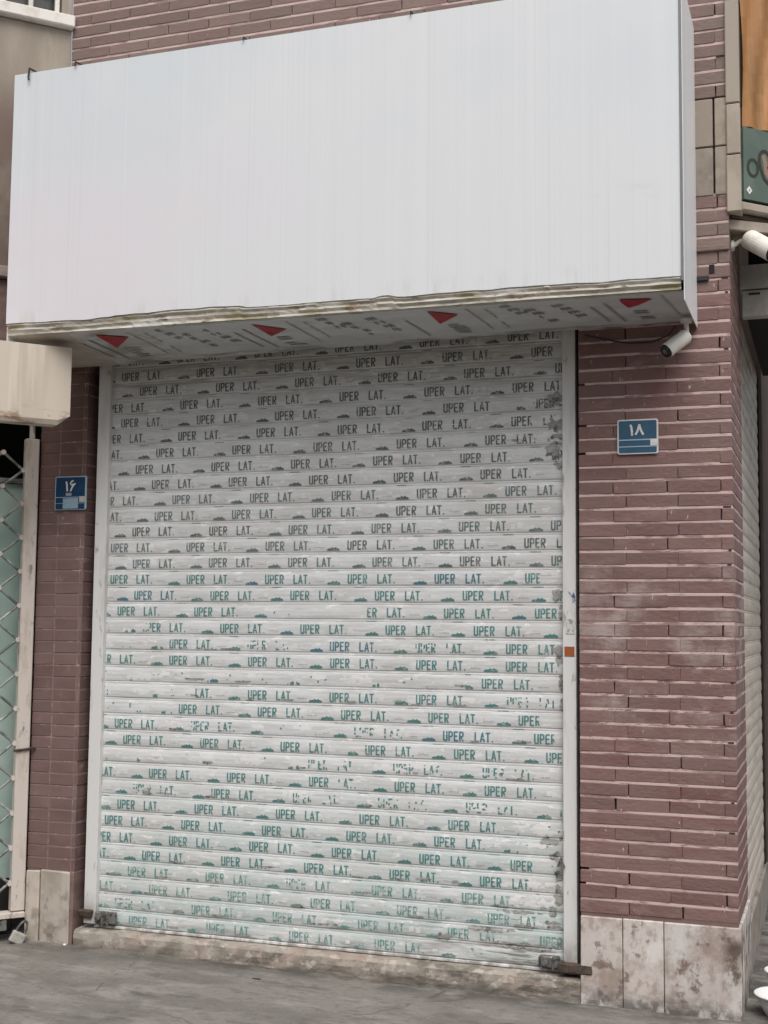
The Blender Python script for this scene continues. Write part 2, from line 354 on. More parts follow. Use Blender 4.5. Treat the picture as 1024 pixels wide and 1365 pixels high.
# ------------------------------------------------------------------ ground
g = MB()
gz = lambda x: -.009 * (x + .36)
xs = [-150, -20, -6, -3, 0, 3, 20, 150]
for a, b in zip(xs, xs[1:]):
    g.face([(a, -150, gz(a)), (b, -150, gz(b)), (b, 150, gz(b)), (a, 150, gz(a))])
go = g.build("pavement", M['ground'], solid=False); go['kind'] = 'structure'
# unseen row across the street, added to close off the low sky
fs = MB().box(-45, 40, -19, -13, -.5, 5.4, .02)
for i in range(20):
    for z in (1.0, 3.6): fs.box(-40 + i * 4, -38.2 + i * 4, -12.995, -12.9, z, z + 1.5, .01)
fo = fs.build("added_street_far_side", M['plaster']); fo['kind'] = 'structure'
rj = random.Random(3)

# ------------------------------------------------------------------ the brick building
bld = thing("brick_building", "maroon painted brick shop front with pale stone base slabs around the shutter", "building", (-2.0, .3, 0))
P = .0599; Z0 = .854 - 8 * P
XR = -.378                      # the corner
jx = {0: [-1.015, -.868, -.645, -.426, XR], 1: [-1.015, -.814, -.599, XR]}
pier = MB(); mort = MB()
def pier_rows(zlo, zhi):
    global pier, mort
    pier = MB(); mort = MB()
    n = 0
    k = math.ceil((zlo - Z0) / P - 1e-6)
    z = Z0 + k * P
    while z < zhi - .02:
        zt = min(z + P - .0092, zhi)
        row = jx[(k + 1) % 2]
        for i, (a, b) in enumerate(zip(row, row[1:])):
            a2 = a + (0 if i == 0 else rj.uniform(-.003, .003)); b2 = b if i == len(row) - 2 else b
            gap = rj.choice((.0, .0, .0, .0012, .0022))
            yj = rj.uniform(-.0015, .0015)
            pier.box(a2 + (gap if i else 0), b2 - (0 if b == XR else gap), yj, .11, z + rj.uniform(-.0012, .0012), zt + rj.uniform(-.0014, .0014), .0026, t=rj.random(), jit=.0013)
        y = .1115
        for dy in ((.215, .21, .06) if k % 2 else (.1, .215, .17)):
            pier.box(-.5, XR + rj.uniform(-.0015, .001), y, y + dy - .002, z, zt, .0028, t=rj.random(), jit=.0007); y += dy
        mort.box(-1.0135 + (rj.uniform(.012, .05) if rj.random() < .08 else 0), XR - .0022, .0022, .595, zt - .0015, z + P + .0015)
        z += P; k += 1
    gp = mort
    for k2 in range(int((zlo - Z0) / P), int((zhi - Z0) / P)):
        if rj.random() < .22:
            xa = XR - rj.uniform(.02, .045); gp.box(xa, XR - rj.uniform(.006, .012), .0008, .0018, Z0 + (k2 + 1) * P - .0085, Z0 + (k2 + 1) * P - .0012, mi=1)
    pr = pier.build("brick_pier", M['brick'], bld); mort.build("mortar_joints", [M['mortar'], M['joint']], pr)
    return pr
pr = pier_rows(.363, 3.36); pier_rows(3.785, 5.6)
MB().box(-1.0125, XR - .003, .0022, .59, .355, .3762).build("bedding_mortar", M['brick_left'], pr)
core = MB().box(-1.008, XR - .02, .02, .59, .0, 5.6)
core.build("joint_core", M['joint'], pr)
# beige soldier courses and corner trim on the upper pier
sb = MB()
for z0, z1 in ((3.363, 3.570), (3.576, 3.782)):
    for a, b in ((-.62, -.521), (-.519, -.437), (-.432, XR)):
        sb.box(a, b - .003, -.003 + rj.uniform(-.002, .002), .1, z0, z1, .003, t=rj.random())
sb.build("soldier_course", M['soldier'], bld)
tb = MB()
for z0, z1 in ((3.282, 3.525), (3.53, 3.745), (3.75, 4.2), (4.206, 5.6)):
    tb.box(-.3835 + rj.uniform(-.002, .002), -.327 + rj.uniform(-.002, .002), -.016, .12, z0, z1, .004, t=rj.random())
tb.build("corner_trim", M['trim_stone'], bld)
MB().box(-.56, XR - .001, -.013, .05, 3.122, 3.148, .004).build("brick_ledge", M['brick'], bld)
# a broken-out hole with cable ends in the upper pier
hol = MB().box(-.462, -.440, -.004, .0, 3.028, 3.066, .001).build("broken_hole", M['void'], bld)
MB().box(-.512, -.463, -.014, .0, 2.998, 3.018, .002).build("cable_stub", M['rubber'], bld)
# wall above the sign
up = MB(); upm = MB(); k = 0; z = Z0 + 52 * P
while z < 5.55:
    x = -3.6 + (0 if k % 2 else -.11)
    while x < -1.02:
        a, b = max(x, -3.598), min(x + .221, -1.017)
        if b - a > .02:
            up.box(a + .0012, b - .0012, rj.uniform(-.0015, .0015), .1, z, z + P - .0105, .0028, t=rj.random(), jit=.0008)
        x += .221
    upm.box(-3.598, -1.017, .0034, .1, z + P - .012, z + P + .0015); z += P; k += 1
uw = up.build("upper_wall", M['brick'], bld); upm.build("mortar_joints", M['mortar'], uw)
MB().box(-3.598, -1.02, .02, .3, 2.87, 5.56).build("wall_core", M['joint'], uw)
MB().box(-3.44, -1.012, .30, .34, .0, 2.9).build("shop_interior", M['void'], bld)
# left pier: two stacked columns and a narrow return
lp = MB(); lm = MB(); z = .366; k = 0
while z < 2.86:
    zt = z + .0575 - .006
    lp.box(-3.703, -3.594, rj.uniform(-.001, .001), .12, z, zt + .0015, .002, t=rj.random(), jit=.0006)
    lp.box(-3.588, -3.462, rj.uniform(-.001, .001), .12, z, zt, .002, t=rj.random(), jit=.0006)
    lp.box(-3.460, -3.440 + rj.uniform(-.003, .001), rj.uniform(0, .002), .12, z, zt + .001, .003, t=rj.random(), jit=.0006)
    z += .0575; k += 1
lm.box(-3.700, -3.443, .002, .2, .36, 2.87)
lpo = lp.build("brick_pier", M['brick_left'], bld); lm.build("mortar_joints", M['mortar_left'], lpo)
# stone cladding
st = MB()
for a, b in ((-1.012, -.8405), (-.8385, -.6745), (-.6725, -.371)):
    st.box(a, b, -.012 + rj.uniform(-.002, .002), .1, -.05, .3615 + rj.uniform(-.003, .003), .003, t=rj.random(), jit=.001)
st.box(-.45, -.3695, .102, .6, -.05, .36, .003, t=.4)
st.build("stone_base", M['stone'], bld)
st = MB()
st.box(-3.704, -3.627, -.012, .1, -.05, .358, .005, t=.95, jit=.002)
st.box(-3.622, -3.462, -.008, .1, -.05, .363, .006, t=.25, jit=.003)
st.build("stone_base", M['stone_left'], bld)
MB().box(-3.461, -3.441, -.002, .1, -.05, .362, .003).build("pier_foot", M['brown_stone'], bld)
# threshold: a stone step with a rough nose
th = MB(); nx = 60
def th_off(x, z): return .010 * noise.noise(Vector((x * 9, z * 20, 3))) + .006 * noise.noise(Vector((x * 31, z * 50, 8)))
X0, X1 = -3.425, -1.013
rowsz = [(-.014, -.04), (-.014, .0), (-.014, .03), (-.014, .06), (-.012, .088), (.0, .101), (.06, .104), (.3, .105)]
for i in range(nx):
    a, b = X0 + (X1 - X0) * i / nx, X0 + (X1 - X0) * (i + 1) / nx
    for (y0, z0), (y1, z1) in zip(rowsz, rowsz[1:]):
        f = lambda x, y, zz: (x, y - (th_off(x, zz) if y < .05 else 0), zz + (th_off(x, zz + 5) * .35 if zz > .03 else 0))
        th.face([f(a, y0, z0), f(b, y0, z0), f(b, y1, z1), f(a, y1, z1)])
th.face([(X0, y - .0, z) for y, z in rowsz] + [(X0, .3, -.04)])
th.build("threshold", M['threshold'], bld, solid=False)

# ------------------------------------------------------------------ the roller shutter
PI_ = .07656; ZC0 = 2.8297; YS = .062
PROF = [(0, 0), (.015, .0022), (.06, .0038), (.2, .0052), (.45, .0060), (.7, .0050), (.82, .0034), (.855, .0020), (.88, .0032), (.96, .0030), (.985, .0004), (1, 0)]
def prof(u):
    u = u % 1
    for (a, ya), (b, yb) in zip(PROF, PROF[1:]):
        if a <= u <= b: return 1.2 * (ya + (yb - ya) * (u - a) / (b - a))
    return PROF[-1][1]
ZB = ZC0 - .39 * PI_           # bottom of slat 0
def slat_y(x, z):
    i = math.floor((z - ZB) / PI_); u = (z - ZB) / PI_ - i
    d = .0022 * noise.noise(Vector((x * 1.7, i * 5.1, 2))) + .0012 * noise.noise(Vector((x * 7, i * 3.3 + u, 6)))
    return YS - prof(u) + d
sh = thing("roller_shutter", "closed white roller shutter covered in peeling printed film", "shutter", (-2.2, YS, .105))
cu_ = MB(); SX0, SX1 = -3.352, -1.075; nc = 46
zs = []
for i in range(-35, 1):
    for u, _ in PROF[:-1]: zs.append(ZB + (i + u) * PI_ + (1e-5 if u == 0 else 0))
zs.append(ZB + PI_ - 1e-5)
for zz in zs:
    for c in range(nc + 1):
        x = SX0 + (SX1 - SX0) * c / nc; cu_.v.append((x, slat_y(x, zz), zz))
for r_ in range(len(zs) - 1):
    for c in range(nc):
        a = r_ * (nc + 1) + c; cu_.f.append((a, a + 1, a + nc + 2, a + nc + 1)); cu_.m.append(0); cu_.t.append(.5)
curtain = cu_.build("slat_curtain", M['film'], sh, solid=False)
MB().box(SX0, SX1, YS - .016, YS + .004, .1065, .1185, .002).build("bottom_bar", M['white_paint'], sh)

GLY = {
 'U': [((.13, 1), (.13, .08)), ((.87, 1), (.87, .08)), ((.1, .06), (.9, .06))],
 'P': [((.13, 0), (.13, 1)), ((.13, .94), (.82, .94)), ((.13, .46), (.82, .46)), ((.87, .92), (.87, .48))],
 'E': [((.13, 0), (.13, 1)), ((.12, .94), (.92, .94)), ((.12, .52), (.80, .52)), ((.12, .06), (.92, .06))],
 'R': [((.13, 0), (.13, 1)), ((.13, .94), (.82, .94)), ((.13, .50), (.82, .50)), ((.87, .92), (.87, .52)), ((.42, .48), (.90, 0))],
 'L': [((.13, 0), (.13, 1)), ((.12, .06), (.98, .06))],
 'A': [((.08, 0), (.5, 1)), ((.92, 0), (.5, 1)), ((.24, .30), (.76, .30))],
 'T': [((.5, 0), (.5, .98)), ((.0, .94), (1, .94))],
 '.': [((.1, .075), (.5, .085))]}
RX = [-2.159, -2.054, -1.948, -2.136, -2.048, -2.143, -1.854, -1.965, -1.87, -2.17, -1.851, -1.969, -2.086, -1.967, -2.082, -1.953, -1.627, -1.901, -2.167, -2.166, -1.452, -2.164, -2.108, -2.041, -1.99, -1.857, -1.848, -1.93, -2.012, -2.078, -2.143, -1.87, -1.95, -1.832, -2.015, -1.937]
DM = {14: [(-1.198, -1.065, 0)], 16: [(-2.478, -1.989, 0)], 18: [(-3.427, -3.04, 0.1), (-2.602, -2.325, 0.45), (-1.767, -1.586, 0.6)], 20: [(-3.422, -1.531, 0.1)], 21: [(-3.419, -2.842, 0.1), (-1.396, -1.067, 0.5)], 22: [(-3.417, -2.943, 0.1), (-1.2, -1.067, 0)], 23: [(-2.866, -2.559, 0.6), (-2.552, -2.193, 0.08), (-2.164, -1.789, 0.45), (-1.135, -1.067, 0)], 25: [(-3.409, -2.29, 0.04), (-2.286, -1.999, 0.5), (-1.875, -1.197, 0.55)], 26: [(-2.161, -2.009, 0.6)], 27: [(-3.259, -2.977, 0.5), (-2.325, -2.069, 0.4), (-1.958, -1.658, 0.45), (-1.563, -1.295, 0.5), (-1.197, -1.068, 0.5)], 28: [(-1.295, -1.069, 0.1)], 29: [(-1.328, -1.069, 0.15)], 30: [(-1.191, -1.069, 0)], 32: [(-1.272, -1.07, 0.1), (-2.373, -2.227, 0.5)], 33: [(-1.214, -1.07, 0)], 35: [(-1.56, -1.07, 0.2)], 4: [(-1.415, -1.209, 0.3)], 5: [(-1.246, -1.063, 0.5)], 34: [(-3.385, -2.864, 0.5)], 17: [(-3.304, -3.098, 0.3)], 24: [(-2.163, -2.018, 0.3)], 3: [(-1.112, -1.063, 0.3)], 31: [(-2.792, -2.676, 0.6)]}
SC = [(-1.135, 2.537, 0.046, 0.03), (-1.126, 2.421, 0.033, 0.026), (-1.123, 2.371, 0.026, 0.02), (-1.136, 2.316, 0.033, 0.046), (-1.113, 2.243, 0.02, 0.026), (-1.124, 1.677, 0.02, 0.026), (-1.108, 1.6, 0.01, 0.033), (-1.115, 1.446, 0.026, 0.02), (-1.112, 1.407, 0.02, 0.026), (-1.105, 1.312, 0.01, 0.04), (-1.102, 1.216, 0.01, 0.026), (-1.149, 0.641, 0.046, 0.023), (-1.133, 0.579, 0.026, 0.02), (-1.14, 0.287, 0.026, 0.01), (-1.117, 0.416, 0.02, 0.04), (-1.14, 0.352, 0.02, 0.02), (-1.263, 0.277, 0.053, 0.01), (-1.621, 0.209, 0.046, 0.017), (-1.117, 0.493, 0.02, 0.023), (-1.263, 0.196, 0.132, 0.013), (-1.427, 0.257, 0.099, 0.01), (-1.15, 0.305, 0.033, 0.007), (-1.295, 0.337, 0.099, 0.007)]
rt = random.Random(11)
ink = MB(); INKS = ['ink_charcoal', 'ink_slate', 'ink_teal', 'ink_blue', 'ink_faded', 'ink_faint', 'film_worn']
def keep_at(row, x):
    for a, b, q in DM.get(row, ()):
        if a <= x <= b: return q
    return .985
def ribbon(a, b, wd, mi, row, lift):
    a, b = Vector(a), Vector(b); L = (b - a).length
    if L < 1e-5: return
    t = (b - a) / L; n = Vector((-t.y, t.x)) * wd / 2
    k = max(1, math.ceil(L / .0042))
    for i in range(k):
        p, q = a + t * L * i / k, a + t * L * (i + 1) / k
        mid = (p + q) / 2
        if not (SX0 + .012 < mid.x < SX1 - .016): continue
        kp = keep_at(row, mid.x)
        if kp < .98:
            # film comes off in flakes, not in single specks
            if noise.noise(Vector((mid.x * 55, mid.y * 75, row))) * .85 + .5 > kp: continue
        elif rt.random() > kp + .005: continue
        pts = [p - n, q - n, q + n, p + n]
        ink.face([(v.x, slat_y(v.x, v.y) - lift, v.y) for v in pts], mi)
def letter(ch, x, zb, wd, h, mi, row, slant=.0):
    for si, (p, q) in enumerate(GLY[ch]):
        f = lambda c: (x + c[0] * wd + slant * c[1] * h, zb + c[1] * h)
        vert = abs(p[0] - q[0]) < .01
        ribbon(f(p), f(q), .0072 if vert else .0062, mi, row, .0010 + .0002 * si)
for row in range(36):
    zc = ZC0 - PI_ * row
    for n in range(-6, 6):
        x = RX[row] + n * .411 + rt.uniform(-.003, .003)
        if x > SX1 or x < SX0 - .3: continue
        r1 = rt.random()
        if row < 9: mi = 0
        elif row < 14: mi = 1 if r1 < .8 else 0
        elif row < 32: mi = 3 if (13 < row < 24 and r1 < .05) else 2
        else: mi = 4
        h = .042; zb = zc - h / 2 + rt.uniform(-.0015, .0015)
        for i, ch in enumerate('UPER'): letter(ch, x + i * .0245, zb, .0195, h, mi, row)
        for i, ch in enumerate('LAT'): letter(ch, x + .143 + i * .0245, zb, .0205, h, mi, row)
        letter('.', x + .2175, zb, .016, h, mi, row)
        # the little boat-like mark to the left of the words
        lx, lz = x - .100 + rt.uniform(-.003, .003), zb - .004
        lmi = mi if rt.random() < .82 else (3 if (14 <= row < 24 and rt.random() < .5) else mi)
        top = [(.0, .006), (.006, .0105), (.015, .0115), (.023, .0125), (.028, .0185), (.033, .0140), (.040, .0138), (.046, .0190), (.050, .0130), (.057, .0112), (.063, .007)]
        for (xa, za), (xb, zb2) in zip(top, top[1:]):
            if not (SX0 + .01 < lx + xa and lx + xb < SX1 - .014): continue
            za *= .95; zb2 *= .95
            kq = keep_at(row, lx + xa)
            if kq < .98 and noise.noise(Vector(((lx + xa) * 40, lz * 60, row))) * .85 + .4 > kq + .25: continue
            for j in range(2):
                a0, a1, b0, b1 = za * j / 2, za * (j + 1) / 2, zb2 * j / 2, zb2 * (j + 1) / 2
                ink.face([(lx + xa, slat_y(lx + xa, lz + a0) - .0011, lz + a0), (lx + xb, slat_y(lx + xb, lz + b0) - .0011, lz + b0),
                          (lx + xb, slat_y(lx + xb, lz + b1) - .0011, lz + b1), (lx + xa, slat_y(lx + xa, lz + a1) - .0011, lz + a1)], lmi)
        # paler scuffed spots where the words' backing film has worn
        for q in range(2):
            if rt.random() < .5:
                xa, zq = x + .235 + q * .034 + rt.uniform(-.004, .004), zb + rt.uniform(.004, .012); xb = xa + rt.uniform(.014, .028); hq = rt.uniform(.014, .026)
                if SX0 + .02 < xa and xb < SX1 - .03:
                    for j in range(4):
                        za, z2 = zq + hq * j / 4, zq + hq * (j + 1) / 4
                        ink.face([(xa, slat_y(xa, za) - .0007, za), (xb, slat_y(xb, za) - .0007, za), (xb + .002, slat_y(xb, z2) - .0007, z2), (xa - .002, slat_y(xa, z2) - .0007, z2)], 6)
        # a thin dash near the slat's top edge and faint small print after the words
        if rt.random() < .75: ribbon((lx + .004, zc + .0385), (lx + .052, zc + .0385), .0028, 5 if rt.random() < .5 else mi, row, .0011)
        if rt.random() < .7:
            for q in range(4):
                xx = x + .25 + q * .012
                ribbon((xx, zb + .012), (xx + .009, zb + .012 + rt.uniform(-.002, .002)), .003, 5, row, .0012)
ink.build("film_lettering", [M[k] for k in INKS], curtain, solid=False)

# torn scraps of film and grime that stick near the right-hand edge
def blobs(mb, cx, cz, rx, rz, seed, lift, cell=.0045, mi=0):
    nxx, nzz = int(rx * 2.6 / cell), max(2, int(rz * 2.6 / cell))
    for i in range(nxx):
        for j in range(nzz):
            x, zz = cx - rx * 1.3 + i * cell, cz - rz * 1.3 + j * cell
            d = ((x - cx) / rx) ** 2 + ((zz - cz) / rz) ** 2
            if d + 1.5 * noise.noise(Vector((x * 45, zz * 60, seed))) > .85: continue
            if not (SX0 < x and x + cell < SX1 - .012): continue
            mb.face([(p, slat_y(p, q) - lift, q) for p, q in ((x, zz), (x + cell, zz), (x + cell, zz + cell), (x, zz + cell))], mi)
sc_ = MB()
for i, (cx, cz, rx, rz) in enumerate(SC): blobs(sc_, cx, cz, rx, rz, i * 3.1, .0026)
for i in range(60):
    row = rt.choice((20, 21, 23, 23, 25, 25, 27, 18, 31, 32, 33, 34, 35)); zc = ZC0 - PI_ * row
    blobs(sc_, rt.uniform(-3.3, -1.2), zc - rt.uniform(.010, .026), rt.uniform(.012, .05), rt.uniform(.003, .006), 100 + i, .0018, .003)
sc_.build("torn_film", M['scrap'], curtain, solid=False)
bare = MB()
for i in range(70):
    row = rt.choice((4, 5, 6, 14, 16, 18, 20, 20, 21, 22, 23, 23, 25, 25, 25, 27, 28, 29, 30, 31, 32, 33)); zc = ZC0 - PI_ * row
    xr = rt.uniform(-1.35, -1.1) if row in (4, 5, 6, 14, 28, 29, 30, 31, 32, 33) else rt.uniform(-3.3, -1.3)
    blobs(bare, xr, zc + rt.uniform(-.012, .012), rt.uniform(.03, .09), rt.uniform(.012, .022), 300 + i, .0006, .006)
bare.build("bare_patches", M['film_bare'], curtain, solid=False)
tri = MB().prism([(-1.118, .545), (-1.082, .547), (-1.1, .585)], .012, .03).build("film_flap", M['steel_dark'], sh)

# guide rails
def rail(x0, x1, zlo):
    mb = MB()
    mb.box(x0, x1, .028, .033, zlo, 2.9, .0015)
    mb.box(x0, x0 + .004, .0335, .1, zlo, 2.9); mb.box(x1 - .004, x1, .0335, .1, zlo, 2.9)
    return mb.build("guide_rail", M['white_paint'], sh)
rl = rail(-3.398, -3.334, .125); rr = rail(-1.091, -1.034, .108)
MB().box(-1.083, -1.041, .0255, .0276, 1.425, 1.466).build("orange_sticker", M['orange'], rr)
MB().prism([(-1.066, 1.70), (-1.052, 1.690), (-1.044, 1.697), (-1.037, 1.68), (-1.037, 1.66), (-1.049, 1.652), (-1.049, 1.662), (-1.046, 1.672), (-1.056, 1.684)], .0255, .0276).build("blue_sticker", M['blue_sticker'], rr)
MB().box(-1.076, -1.041, .0255, .0276, 1.52, 1.584).build("scribbled_label", M['scribble'], rr)
# lock brackets at the shutter's foot
lb = MB().box(-1.195, -1.107, .012, .045, .129, .176, .005).box(-1.183, -1.176, .002, .02, .125, .180, .002).box(-1.135, -1.127, .002, .02, .125, .180, .002)
lb.tube((-1.165, .012, .15), (-1.165, -.002, .15), .012).build("lock_bracket", M['steel_dark'], sh)
MB().box(-1.105, -.962, -.016, .026, .124, .160, .004, jit=.003).box(-1.06, -1.035, -.020, -.013, .128, .156, .002).build("lock_housing", M['rust'], sh)
lb = MB().box(-3.330, -3.225, .014, .045, .132, .186, .005).box(-3.29, -3.283, .004, .02, .128, .19, .002).box(-3.262, -3.255, .004, .02, .128, .19, .002)
lb.tube((-3.31, .014, .16), (-3.31, .0, .16), .014).build("lock_bracket", M['steel_dark'], sh)
MB().box(-3.420, -3.345, .004, .026, .155, .192, .005, jit=.004).build("lock_housing", M['rust'], sh)

# ------------------------------------------------------------------ the sign box
sg = thing("sign_box", "large blank silver white shop sign box above the shutter", "sign", (-2.04, -.25, 2.82))
XL, XRR, YF, ZT = -3.572, -.512, -.5, 4.10
fp = MB(); n = 90
def fbot(x):
    t = (x - XL) / (XRR - XL)
    b = 2.912 - .018 * t
    return b + .007 * noise.noise(Vector((x * 2.1, 0, 4))) + .006 * noise.noise(Vector((x * 9, 0, 1))) + (.008 if noise.noise(Vector((x * 1.3, 7, 0))) > .12 else 0)
fx = lambda x, z: YF + .004 * noise.noise(Vector((x * .8, z * .5, 9)))
zz_ = [0, .08, .3, .6, .85, 1]
for i in range(n):
    a, b = XL + (XRR - .012 - XL) * i / n, XL + (XRR - .012 - XL) * (i + 1) / n
    for u, v in zip(zz_, zz_[1:]):
        q = lambda x, k: fbot(x) + (ZT - fbot(x)) * k
        fp.face([(a, fx(a, q(a, u)), q(a, u)), (b, fx(b, q(b, u)), q(b, u)), (b, fx(b, q(b, v)), q(b, v)), (a, fx(a, q(a, v)), q(a, v))])
    # a folded return so that the sheet has a thickness at its lower edge
    fp.face([(a, fx(a, fbot(a)), fbot(a)), (a, fx(a, fbot(a)) + .006, fbot(a) + .001), (b, fx(b, fbot(b)) + .006, fbot(b) + .001), (b, fx(b, fbot(b)), fbot(b))])
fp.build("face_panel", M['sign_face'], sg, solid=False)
MB().box(XRR - .003, XRR, YF + .006, -.002, 2.80, ZT, .0008).build("side_panel", M['sign_side'], sg)
MB().box(XL, XL + .003, YF + .008, -.002, 2.83, ZT - .002, .0008).build("side_panel", M['sign_side'], sg)
MB().box(XRR - .0115, XRR - .0035, YF - .004, YF + .012, 2.875, ZT + .001, .001).build("corner_trim", M['sign_trim'], sg)
MB().box(XL + .004, XRR - .004, YF + .008, -.003, ZT - .006, ZT - .003).build("top_panel", M['sign_side'], sg)
# the weathered lip under the face
lip = MB(); n = 260; rowsl = [(.004, 1), (.002, .78), (.010, .6), (.006, .42), (.014, .22), (.010, .04), (.03, 0)]
def lp_pt(x, dy, k):
    top = fbot(x) + .004; bot = 2.859 - .017 * (x - XL) / (XRR - XL)
    if k == 0: bot -= .002
    d = .008 * noise.noise(Vector((x * 14, k * 5, 3))) + .006 * noise.noise(Vector((x * 40, k * 9, 1)))
    st_ = .008 if noise.noise(Vector((x * 2.7, k * 3.5, 11))) > .05 else 0
    return (x, YF + .003 + dy + d * .4 - .5 * st_ * (0 < k < 1), bot + (top - bot) * k)
for i in range(n):
    a, b = XL + .003 + (XRR - .016 - XL) * i / n, XL + .003 + (XRR - .016 - XL) * (i + 1) / n
    for (d0, k0), (d1, k1) in zip(rowsl, rowsl[1:]):
        lip.face([lp_pt(a, d0, k0), lp_pt(b, d0, k0), lp_pt(b, d1, k1), lp_pt(a, d1, k1)])
lip.build("weathered_lip", M['lip'], sg, solid=False)
# soffit: slightly tilted board with printed film
def sz(x, y):
    t = (x - XL) / (XRR - XL); f = (y + .475) / .475
    return (2.859 - .017 * t) * (1 - f) + (2.803 + .03 * t) * f
sf = MB()
for i in range(20):
    a, b = XL + .003 + (XRR - .008 - XL) * i / 20, XL + .003 + (XRR - .008 - XL) * (i + 1) / 20
    for y0, y1 in ((-.482, -.3), (-.3, -.15), (-.15, -.001)):
        d = lambda x, y: (x, y, sz(x, y) + .004 * noise.noise(Vector((x * 2, y * 5, 2))))
        sf.face([d(a, y0), d(b, y0), d(b, y1), d(a, y1)], 1 if b < -3.23 else 0)
soff = None
spz = lambda x, y: sz(x, y) + .004 * noise.noise(Vector((x * 2, y * 5, 2))) - .004
def flat(mb, pts, mi=0): mb.face([(x, y, spz(x, y)) for x, y in pts], mi)
arrows = []
for tr in (((-3.14, -.435), (-3.0, -.375), (-3.137, -.245)), ((-2.363, -.431), (-2.238, -.334), (-2.346, -.252)),
           ((-1.562, -.439), (-1.448, -.364), (-1.561, -.25)), ((-.772, -.419), (-.646, -.396), (-.717, -.309), (-.757, -.284), (-.773, -.373))):
    pg = MB(); rd = MB(); flat(rd, tr);
    ax, ay = tr[0]
    def bar(dx, y0, y1, wd, mi, sk=.02):
        if ax + dx + wd + sk > XRR - .02 or ax + dx < XL + .1: return
        if rt.random() < .12: return
        flat(pg, [(ax + dx, y0), (ax + dx + wd, y0), (ax + dx + wd + sk, y1), (ax + dx + sk, y1)], mi)
    bar(-.076, -.37, -.08, .010, 1, .045); bar(-.135, -.33, -.10, .010, 1, .04)
    for q in range(5): bar(.025 + q * .004 + rt.uniform(-.004, .004), -.23 + q * .03, -.217 + q * .03, .065 + rt.uniform(-.02, .025), 1, .004)
    for (o, y0, n_) in ((.30, -.44, 3), (.385, -.36, 4), (.51, -.40, 4)):
        for q in range(n_):
            for e in range(3):
                if rt.random() < .85: bar(o + q * .022 + e * .016 + rt.uniform(-.002, .002), y0 + q * .055 - e * .004, y0 + .034 + q * .055 - e * .004 + rt.uniform(-.006, .004), .009, 0, .012)
                if e < 2 and rt.random() < .5: bar(o + q * .022 + e * .016 + .008, y0 + q * .055 + .012, y0 + q * .055 + .019, .016, 0, .003)
    for q in range(6): bar(.235 + q * .006, -.41 + q * .05, -.372 + q * .05, .007, 1, .005)
    bar(.16, -.44, -.12, .006, 1, .04)
    base = len(sf.v); sf.v += pg.v; sf.f += [tuple(q + base for q in f) for f in pg.f]; sf.m += [2 + q for q in pg.m]; sf.t += pg.t; arrows.append(rd)
soff = sf.build("soffit", [M['soffit'], M['soffit_beige'], M['print_grey'], M['print_pale']], sg, solid=False)
for rd in arrows: rd.build("red_arrow_print", M['red'], soff, solid=False)
hk = MB().path([(-3.487, -.44, 4.125), (-3.487, -.508, 4.118), (-3.489, -.512, 4.075), (-3.484, -.514, 4.060)], .0045).build("hanging_hook", M['rubber'], sg)
MB().path([(-3.239, -.44, 4.125), (-3.239, -.508, 4.115), (-3.24, -.511, 4.095)], .004).build("hanging_hook", M['rubber'], sg)
for hx in (-2.39, -1.62): MB().path([(hx, -.44, 4.115), (hx, -.507, 4.110), (hx, -.508, 4.097)], .0035).build("hanging_hook", M['rubber'], sg)

# ------------------------------------------------------------------ house number plates
def stroke(mb, pts, wd, y, mi=0):
    """a flat brush stroke along x,z points with mitred joints"""
    V = [Vector(p) for p in pts]; L = []
    for i, p in enumerate(V):
        t = (V[min(i + 1, len(V) - 1)] - V[max(i - 1, 0)]).normalized(); n = Vector((-t.y, t.x)) * wd * .5
        L.append((p + n, p - n))
    for (a, b), (c, d) in zip(L, L[1:]): mb.face([(a.x, y, a.y), (b.x, y, b.y), (d.x, y, d.y), (c.x, y, c.y)], mi)
def rounded(x0, x1, z0, z1, r):
    out = []
    for cx, cz, a0 in ((x1 - r, z1 - r, 0), (x0 + r, z1 - r, 90), (x0 + r, z0 + r, 180), (x1 - r, z0 + r, 270)):
        for k in range(5): out.append((cx + r * math.cos(R(a0 + k * 22.5)), cz + r * math.sin(R(a0 + k * 22.5))))
    return out
t = thing("house_number_plate", "blue enamel plate with white numerals ۱۸ on the wide right brick pier", "number plate", (-.762, -.004, 2.28), "blue house number plates")
MB().prism(rounded(-.847, -.677, 2.277, 2.424, .009), -.013, -.003).build("plate_border", M['plate_white'], t)
MB().prism(rounded(-.841, -.683, 2.282, 2.418, .006), -.0145, -.0132).build("blue_field", M['plate_blue'], t)
mb = MB(); stroke(mb, [(-.793, 2.401), (-.788, 2.393), (-.786, 2.375), (-.785, 2.354)], .009, -.0160)
stroke(mb, [(-.771, 2.358), (-.762, 2.373), (-.754, 2.402)], .009, -.0160); stroke(mb, [(-.7545, 2.402), (-.749, 2.378), (-.738, 2.357)], .009, -.0162)
mb.build("numerals", M['plate_white'], t, solid=False)
MB().box(-.841, -.683, -.0160, -.0147, 2.334, 2.339).box(-.841, -.683, -.0160, -.0147, 2.306, 2.310).build("divider_lines", M['plate_line'], t)
MB().box(-.709, -.681, -.0168, -.0149, 2.311, 2.338).build("white_patch", M['plate_white'], t)
t = thing("house_number_plate", "navy blue plate with white numerals ۱۶ and a pale sticker on the narrow left pier", "number plate", (-3.52, -.004, 2.10), "blue house number plates")
MB().prism(rounded(-3.604, -3.430, 2.097, 2.262, .008), -.012, -.003).build("plate_border", M['plate_line'], t)
MB().prism(rounded(-3.599, -3.435, 2.100, 2.257, .005), -.0135, -.0122).build("navy_field", M['plate_navy'], t)
